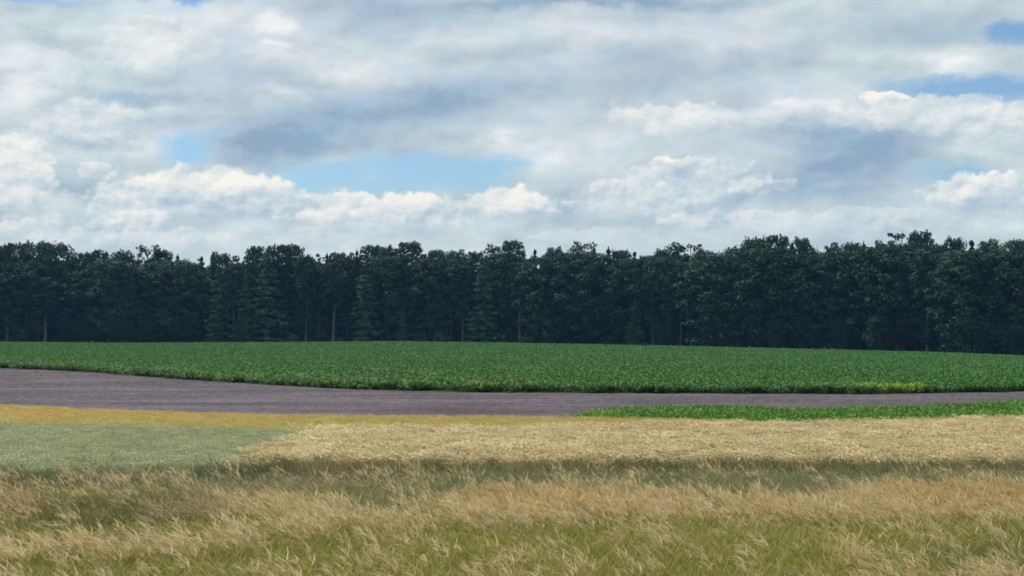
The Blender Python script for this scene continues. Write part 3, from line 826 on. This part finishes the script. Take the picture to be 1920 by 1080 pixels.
def plant_tree(px, toprow, half, kind, tone, label, back=0.0, group="trees along the forest edge"):
    """px, toprow, half: column, top and half width in the photograph; back: metres behind the front line"""
    if kind == 'spruce': toprow += 7
    u = (px - 960.0) / FPX
    y = float(forest_y(u)) + back + rng.uniform(-0.6, 0.6)
    x = u * y; z = float(height(x, y))
    top = EYE + (HOR - toprow) / FPX * y
    sc = (top - z) / 20.0
    sx = half / FPX * y / HALF[kind]
    sx = min(max(sx, sc * 0.35), sc * 2.2)
    i = int(rng.integers(len(KINDS[kind])))
    root = bpy.data.objects.new(NAME[kind], None)
    root.empty_display_size = 0.5
    root.location = (x, y, z); root.rotation_euler = (0, 0, rng.uniform(0, 6.283)); root.scale = (sx, sx, sc)
    set_tag(root, label, 'shrub' if kind == 'bush' else 'tree', None, "shrubs at the forest foot" if kind == 'bush' else group)
    col.objects.link(root)
    if (kind, i) not in protos:
        tm, cm = KINDS[kind][i]
        protos[(kind, i)] = (bpy.data.objects.new("trunk", tm), bpy.data.objects.new("crown", cm))
        pair = protos[(kind, i)]
    else:
        pair = tuple(o.copy() for o in protos[(kind, i)])
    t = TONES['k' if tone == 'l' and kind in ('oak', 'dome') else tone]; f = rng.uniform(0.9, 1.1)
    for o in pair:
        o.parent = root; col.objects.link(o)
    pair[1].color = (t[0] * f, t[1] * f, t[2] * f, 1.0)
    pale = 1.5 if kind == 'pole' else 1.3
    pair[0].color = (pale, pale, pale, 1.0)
    return root

# the skyline, from left to right: column, top row, half width, kind, tone, label
SKY = [
    (-30, 462, 36, 'oak', 'm', "treetop showing only its right rim at the left edge of the skyline"),
    (4, 460, 22, 'oak', 'm', "dark broadleaf treetop cut by the left edge of the photo"),
    (27, 455, 16, 'dome', 'b', "small brownish domed treetop left of the wide green dome at far left"),
    (70, 453, 30, 'dome', 'g', "wide green domed treetop at far left, left half of the big rounded dome"),
    (104, 456, 30, 'dome', 'g', "wide green domed treetop at far left, right half of the big rounded dome"),
    (158, 474, 18, 'oak', 'm', "low flat treetop in the dip right of the big green dome"),
    (182, 470, 12, 'oak', 'd', "small round dark treetop just left of the first spruce spike"),
    (199, 465, 11, 'spruce', 'd', "pointed spruce tip standing alone, leftmost spike of the skyline"),
    (230, 471, 18, 'oak', 'm', "flat green treetop right of the leftmost spruce spike"),
    (277, 457, 24, 'airy', 'b', "brownish dome treetop with a bright sky gap through its right side"),
    (305, 468, 12, 'oak', 'b', "narrow brownish treetop shoulder beside the dome with a sky gap"),
    (333, 471, 8, 'spruce', 'd', "thin pointed spruce tip alone in the dip, second spike from left"),
    (357, 477, 13, 'airy', 'd', "small ragged treetop between two thin spruce tips"),
    (378, 475, 10, 'spruce', 'd', "low spruce tip left of the tallest left-hand spruce spire"),
    (399, 465, 12, 'spruce', 'd', "tall dark spruce spire between ragged low treetops, third spike from left"),
    (413, 475, 10, 'oak', 'd', "small dark treetop clinging to the right of the tall spruce spire"),
    (448, 471, 24, 'airy', 'm', "thin arched treetop with white sky showing through it"),
    (480, 462, 22, 'oak', 'd', "dark knobbly treetop right of the arched see-through one"),
    (522, 459, 15, 'dome', 'b', "brownish tip of the left half of the twin domed treetop"),
    (545, 458, 24, 'dome', 'm', "high dark domed treetop with a knob above the layered fir"),
    (588, 468, 15, 'airy', 'm', "small round treetop between the knobbed dome and a thin spike"),
    (613, 467, 7, 'spruce', 'd', "single needle-thin spruce tip right of the knobbed dome"),
    (634, 474, 16, 'oak', 'm', "low level treetop right of the needle-thin spruce tip"),
    (652, 464, 14, 'airy', 'b', "airy brownish treetop letting light through, left of the bright notch"),
    (669, 462, 7, 'spruce', 'm', "narrow spike standing at the left side of the bright notch"),
    (697, 459, 13, 'oak', 'd', "dark upright treetop at the right side of the bright notch"),
    (726, 463, 18, 'oak', 'm', "bumpy green treetop between the bright notch and the round dome"),
    (770, 453, 27, 'dome', 'b', "round brown-tinged dome treetop left of the middle of the photo"),
    (820, 468, 14, 'oak', 'm', "small twin-knobbed treetop right of the round brown-tinged dome"),
    (856, 470, 16, 'oak', 'd', "low flat dark treetop, left piece of the level stretch"),
    (892, 472, 18, 'oak', 'm', "low flat dark treetop, right piece of the level stretch"),
    (932, 455, 18, 'airy', 'm', "high ragged treetop at the centre, left of its twin"),
    (960, 450, 18, 'oak', 'm', "high ragged treetop at the centre, right of its twin"),
    (1003, 462, 12, 'spruce', 'd', "blunt pointed treetop right of the high ragged pair at the centre"),
    (1040, 465, 18, 'oak', 'd', "level dark treetop between the blunt point and the lit ragged top"),
    (1070, 456, 14, 'airy', 'y', "thin lit treetop with twigs against a cream cloud"),
    (1095, 450, 18, 'airy', 'y', "light yellowish airy treetop against the cream cloud"),
    (1114, 454, 9, 'spruce', 'b', "short brown spike right of the light yellowish treetop"),
    (1141, 456, 15, 'spruce', 'b', "brown triangular spruce tip right of the cream cloud"),
    (1165, 468, 13, 'oak', 'd', "small dark treetop bump right of the brown triangular tip"),
    (1190, 466, 13, 'spruce', 'b', "low brown triangular tip left of the deep dip"),
    (1217, 478, 16, 'oak', 'm', "lowest treetop at the bottom of the deep dip"),
    (1245, 468, 14, 'oak', 'm', "rounded treetop on the right slope of the deep dip"),
    (1269, 453, 11, 'airy', 'd', "dark tufted crown, left tuft of the tall forked tree"),
    (1294, 448, 11, 'airy', 'd', "dark tufted crown, right tuft of the tall forked tree"),
    (1318, 468, 14, 'oak', 'd', "low dark treetop right of the tall forked tree"),
    (1351, 461, 11, 'airy', 'b', "small brownish treetop alone in the gap before the big right-hand dome"),
    (1376, 464, 14, 'oak', 'm', "sloping green treetop at the left foot of the big right-hand dome"),
    (1415, 446, 24, 'dome', 'm', "flat-topped dark treetop, left shoulder of the big right-hand dome"),
    (1456, 440, 24, 'dome', 'm', "broad dark dome treetop with a knob, middle of the right-hand massif"),
    (1486, 446, 11, 'spruce', 'd', "stubby point right of the knobbed broad dome"),
    (1503, 447, 11, 'oak', 'd', "second stubby point right of the knobbed broad dome"),
    (1538, 452, 17, 'airy', 'm', "ragged treetop pierced by a small round hole of sky"),
    (1572, 452, 15, 'airy', 'd', "dark lumpy treetop right of the round hole of sky"),
    (1598, 456, 12, 'oak', 'm', "low treetop left of the brownish shoulder of the highest tree"),
    (1620, 446, 14, 'spruce', 'b', "brownish pointed shoulder left of the highest tree"),
    (1655, 439, 22, 'airy', 'y', "light airy treetop left of the highest crown"),
    (1694, 424, 28, 'airy', 'm', "highest crown of the whole forest, light gaps among its leaves"),
    (1726, 433, 22, 'dome', 'd', "dark right shoulder of the highest crown, dropping steeply"),
    (1762, 458, 14, 'oak', 'm', "low treetop in the notch right of the highest crown"),
    (1789, 446, 16, 'oak', 'd', "dark bumpy treetop right of the notch beside the highest crown"),
    (1823, 445, 18, 'spruce', 'd', "broad pointed treetop between two level ones at far right"),
    (1853, 452, 13, 'oak', 'm', "small treetop right of the broad pointed one at far right"),
    (1882, 446, 22, 'airy', 'y', "light-topped level treetop near the right edge"),
    (1912, 448, 18, 'oak', 'm', "dark treetop cut by the right edge of the photo"),
    (1950, 447, 30, 'oak', 'm', "treetop showing only its left rim at the right edge of the skyline"),
]
for i, (px, row, half, kind, tone, label) in enumerate(SKY):
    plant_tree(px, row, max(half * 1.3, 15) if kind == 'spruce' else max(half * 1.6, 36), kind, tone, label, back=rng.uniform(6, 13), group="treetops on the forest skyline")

FRONT = [
    (-20, 500, 34, 'oak', 'd', "dark edge tree half cut off by the left side of the photo"),
    (14, 512, 26, 'pole', 'd', "slender tree with a bare trunk at the left edge of the forest"),
    (48, 492, 32, 'oak', 'd', "dark broad tree between two bare trunks at far left"),
    (84, 520, 24, 'pole', 'm', "slender tree on a tall pale trunk, below the big green dome"),
    (118, 500, 32, 'fir', 'm', "bluish layered tree right of the tall pale trunk at far left"),
    (160, 508, 34, 'oak', 'd', "dark rounded tree below the low dip right of the green dome"),
    (205, 486, 30, 'dome', 'g', "greenish dome-topped tree below the leftmost spruce spike"),
    (246, 500, 30, 'oak', 'd', "dark tree left of the pale hanging boughs"),
    (284, 496, 30, 'fir', 'm', "tree with paler hanging boughs low on the left part of the forest"),
    (330, 488, 34, 'dome', 'g', "wide soft green crown below the thin spruce tips"),
    (372, 512, 26, 'oak', 'd', "deep dark tree left of the first pale layered conifer"),
    (410, 500, 24, 'fir', 'l', "pale layered conifer with fanned boughs down to the field, left of a black gap"),
    (438, 494, 18, 'pole', 'd', "dark thin tree standing over the black gap"),
    (460, 512, 20, 'fir', 'l', "narrow pale conifer right of the black gap"),
    (500, 476, 34, 'fir', 'l', "tallest layered conifer with light green sweeping boughs"),
    (540, 488, 28, 'fir', 'm', "layered conifer between the light sweeping one and a long pale trunk"),
    (573, 480, 20, 'pole', 'm', "slender tree on the longest pale trunk, right of the layered conifers"),
    (598, 500, 26, 'oak', 'd', "dark tree between two pale trunks left of the bright notch"),
    (624, 492, 20, 'pole', 'm', "slender tree on a pale trunk below the needle-thin spike"),
    (652, 484, 26, 'fir', 'm', "layered tree below the airy brownish treetop"),
    (686, 488, 26, 'fir', 'l', "lighter green tree below the bright notch in the skyline"),
    (724, 480, 30, 'oak', 'm', "full green tree right of the bright notch, lit at its left side"),
    (762, 482, 30, 'fir', 'm', "tree with a small light spray halfway up, below the round dome"),
    (808, 486, 30, 'oak', 'd', "dark tree with a faint trunk right of the round dome"),
    (845, 484, 28, 'dome', 'd', "dark domed tree left of the pale trunk near the middle"),
    (868, 496, 18, 'pole', 'm', "slender tree on a thick pale trunk near the middle of the forest"),
    (905, 482, 30, 'fir', 'l', "lighter lumpy tree right of the thick pale trunk"),
    (945, 474, 28, 'oak', 'm', "full dark tree below the high ragged pair"),
    (976, 490, 20, 'pole', 'd', "thin dark tree right of the full tree at the centre"),
    (1018, 480, 32, 'oak', 'l', "tree with pale lumpy foliage halfway up, just right of centre"),
    (1062, 474, 36, 'dome', 'd', "darkest wide round crown right of centre"),
    (1106, 474, 36, 'dome', 'd', "second dark wide crown right of the darkest one"),
    (1150, 486, 30, 'fir', 'd', "dark layered tree left of the short light green tree"),
    (1188, 484, 32, 'dome', 'm', "rounded tree standing behind the short light green tree"),
    (1224, 488, 20, 'pole', 'm', "slender tree on a very thin straight trunk right of the light green tree"),
    (1252, 480, 24, 'oak', 'm', "green tree below the deep dip in the skyline"),
    (1276, 492, 20, 'pole', 'm', "slender tree with a pale lower trunk, below the forked tree"),
    (1340, 476, 40, 'oak', 'l', "large rounded paler tree with foliage down to the field, right of the forked tree"),
    (1398, 470, 34, 'oak', 'm', "full tree at the left foot of the right-hand massif"),
    (1446, 462, 36, 'dome', 'm', "great dark tree with leaves to the ground below the knobbed dome"),
    (1494, 476, 34, 'oak', 'd', "dark tree right of the great tree in the right-hand massif"),
    (1540, 474, 32, 'dome', 'd', "nearly black tree below the round hole of sky"),
    (1584, 468, 30, 'oak', 'm', "tree with a pale lump of foliage left of the highest crown"),
    (1632, 462, 36, 'oak', 'd', "broad dark tree below the light airy treetop"),
    (1684, 456, 40, 'dome', 'd', "broad very dark tree below the highest crown"),
    (1738, 470, 24, 'pole', 'm', "slender tree on a long forked trunk right of the highest crown"),
    (1768, 474, 26, 'oak', 'd', "dark tree between the forked trunk and the big pale tree"),
    (1812, 468, 38, 'oak', 'l', "big pale leafy tree bulging towards the field near the right edge"),
    (1866, 470, 34, 'dome', 'd', "dark domed tree right of the big pale leafy tree"),
    (1910, 472, 32, 'oak', 'm', "dark tree at the right edge with foliage to the ground"),
    (1952, 470, 34, 'oak', 'm', "edge tree half cut off by the right side of the photo"),
]
for (px, row, half, kind, tone, label) in FRONT:
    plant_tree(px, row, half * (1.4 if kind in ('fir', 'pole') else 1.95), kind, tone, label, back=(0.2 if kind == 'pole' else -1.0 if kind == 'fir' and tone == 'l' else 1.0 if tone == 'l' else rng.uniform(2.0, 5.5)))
LOW = [
    (33, 634, 11, 'bush', 'm', "low flat shrub in front of the bare trunks at far left"),
    (150, 600, 26, 'oak', 'd', "short dark tree right of the tall pale trunk at far left"),
    (232, 604, 26, 'oak', 'd', "short dark tree at the forest foot below the first spruce spike"),
    (274, 592, 26, 'fir', 'm', "short conifer with drooping pale boughs at the forest foot on the left"),
    (345, 612, 26, 'oak', 'd', "short dark bushy tree left of the pale layered conifer"),
    (408, 588, 22, 'fir', 'l', "short pale conifer skirting the field left of the black gap"),
    (456, 604, 18, 'fir', 'l', "small pale conifer leaning out right of the black gap"),
    (550, 627, 15, 'bush', 'l', "low rounded shrub left of the longest pale trunk"),
    (638, 633, 12, 'bush', 'l', "low rounded shrub right of the longest pale trunk"),
    (682, 618, 18, 'bush', 'l', "shrub with a light arching top below the bright notch"),
    (755, 580, 15, 'fir', 'l', "small tree with a light leaning top below the round dome"),
    (790, 622, 14, 'bush', 'm', "dark shrub left of the rounded pale shrub near the middle"),
    (826, 620, 16, 'bush', 'l', "rounded pale shrub left of the thick pale trunk"),
    (888, 608, 16, 'oak', 'm', "short leafy tree right of the thick pale trunk"),
    (918, 612, 14, 'bush', 'm', "dark shrub left of the centre of the forest foot"),
    (1004, 606, 18, 'fir', 'm', "small tree with a flat bough just right of centre"),
    (1090, 604, 28, 'fir', 'd', "low dark conifer below the widest dark crown"),
    (1148, 628, 22, 'bush', 'm', "low spreading shrub left of the short light green tree"),
    (1192, 563, 27, 'fir', 'y', "short light green tree with drooping sprays, brightest of the forest foot"),
    (1238, 606, 14, 'oak', 'm', "small tree between the light green tree and a pale trunk"),
    (1256, 576, 16, 'fir', 'm', "small tree with pale boughs left of the pale lower trunk"),
    (1330, 560, 22, 'oak', 'l', "short pale tree in front of the large rounded paler tree"),
    (1372, 580, 26, 'oak', 'm', "short leafy tree right of the large rounded paler tree"),
    (1456, 596, 22, 'oak', 'l', "short pale bushy tree below the right-hand massif"),
    (1520, 604, 28, 'oak', 'd', "short dark tree right of the pale bushy one"),
    (1580, 600, 26, 'oak', 'd', "short dark tree below the pale lump of foliage"),
    (1650, 592, 32, 'oak', 'd', "short wide dark tree below the highest crown"),
    (1716, 654, 9, 'bush', 'm', "small low shrub at the foot of the forked trunk"),
    (1796, 590, 24, 'oak', 'l', "short pale leafy tree at the foot of the big pale tree near the right edge"),
    (1850, 606, 26, 'oak', 'm', "short leafy tree right of the big pale tree near the right edge"),
    (1896, 612, 26, 'oak', 'd', "short dark tree in the right corner of the forest foot"),
]
for (px, row, half, kind, tone, label) in LOW:
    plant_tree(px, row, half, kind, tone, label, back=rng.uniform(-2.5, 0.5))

# the wood behind: one dark mass of trunks and crowns nobody could count
deep = []
for back in (17, 24, 31, 39, 48, 58):
    n = 46
    us = np.linspace(-0.37, 0.37, n) + rng.uniform(-0.006, 0.006, n)
    for u in us:
        y = float(forest_y(u)) + back + rng.uniform(-2.5, 2.5); deep.append((u * y, y, float(height(u * y, y))))
deep = np.array(deep)
deep_protos = []
for kind in ('oak', 'dome', 'fir', 'spruce'):
    tm, cm = KINDS[kind][0]
    deep_protos += [bpy.data.objects.new("wood_tree", cm), bpy.data.objects.new("wood_trunk", tm)]
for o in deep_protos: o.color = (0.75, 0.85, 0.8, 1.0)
n = len(deep)
v4 = rng.integers(0, 4, n)
ux_ = deep[:, 0] / deep[:, 1]
topsky = curve([(p[0], p[1]) for p in SKY])
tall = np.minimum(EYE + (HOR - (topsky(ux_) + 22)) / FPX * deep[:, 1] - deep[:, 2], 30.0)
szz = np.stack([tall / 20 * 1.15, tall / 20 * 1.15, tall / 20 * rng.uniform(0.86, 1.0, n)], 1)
tr = np.stack([np.zeros(n), np.zeros(n), rng.uniform(0, 6.283, n)], 1)
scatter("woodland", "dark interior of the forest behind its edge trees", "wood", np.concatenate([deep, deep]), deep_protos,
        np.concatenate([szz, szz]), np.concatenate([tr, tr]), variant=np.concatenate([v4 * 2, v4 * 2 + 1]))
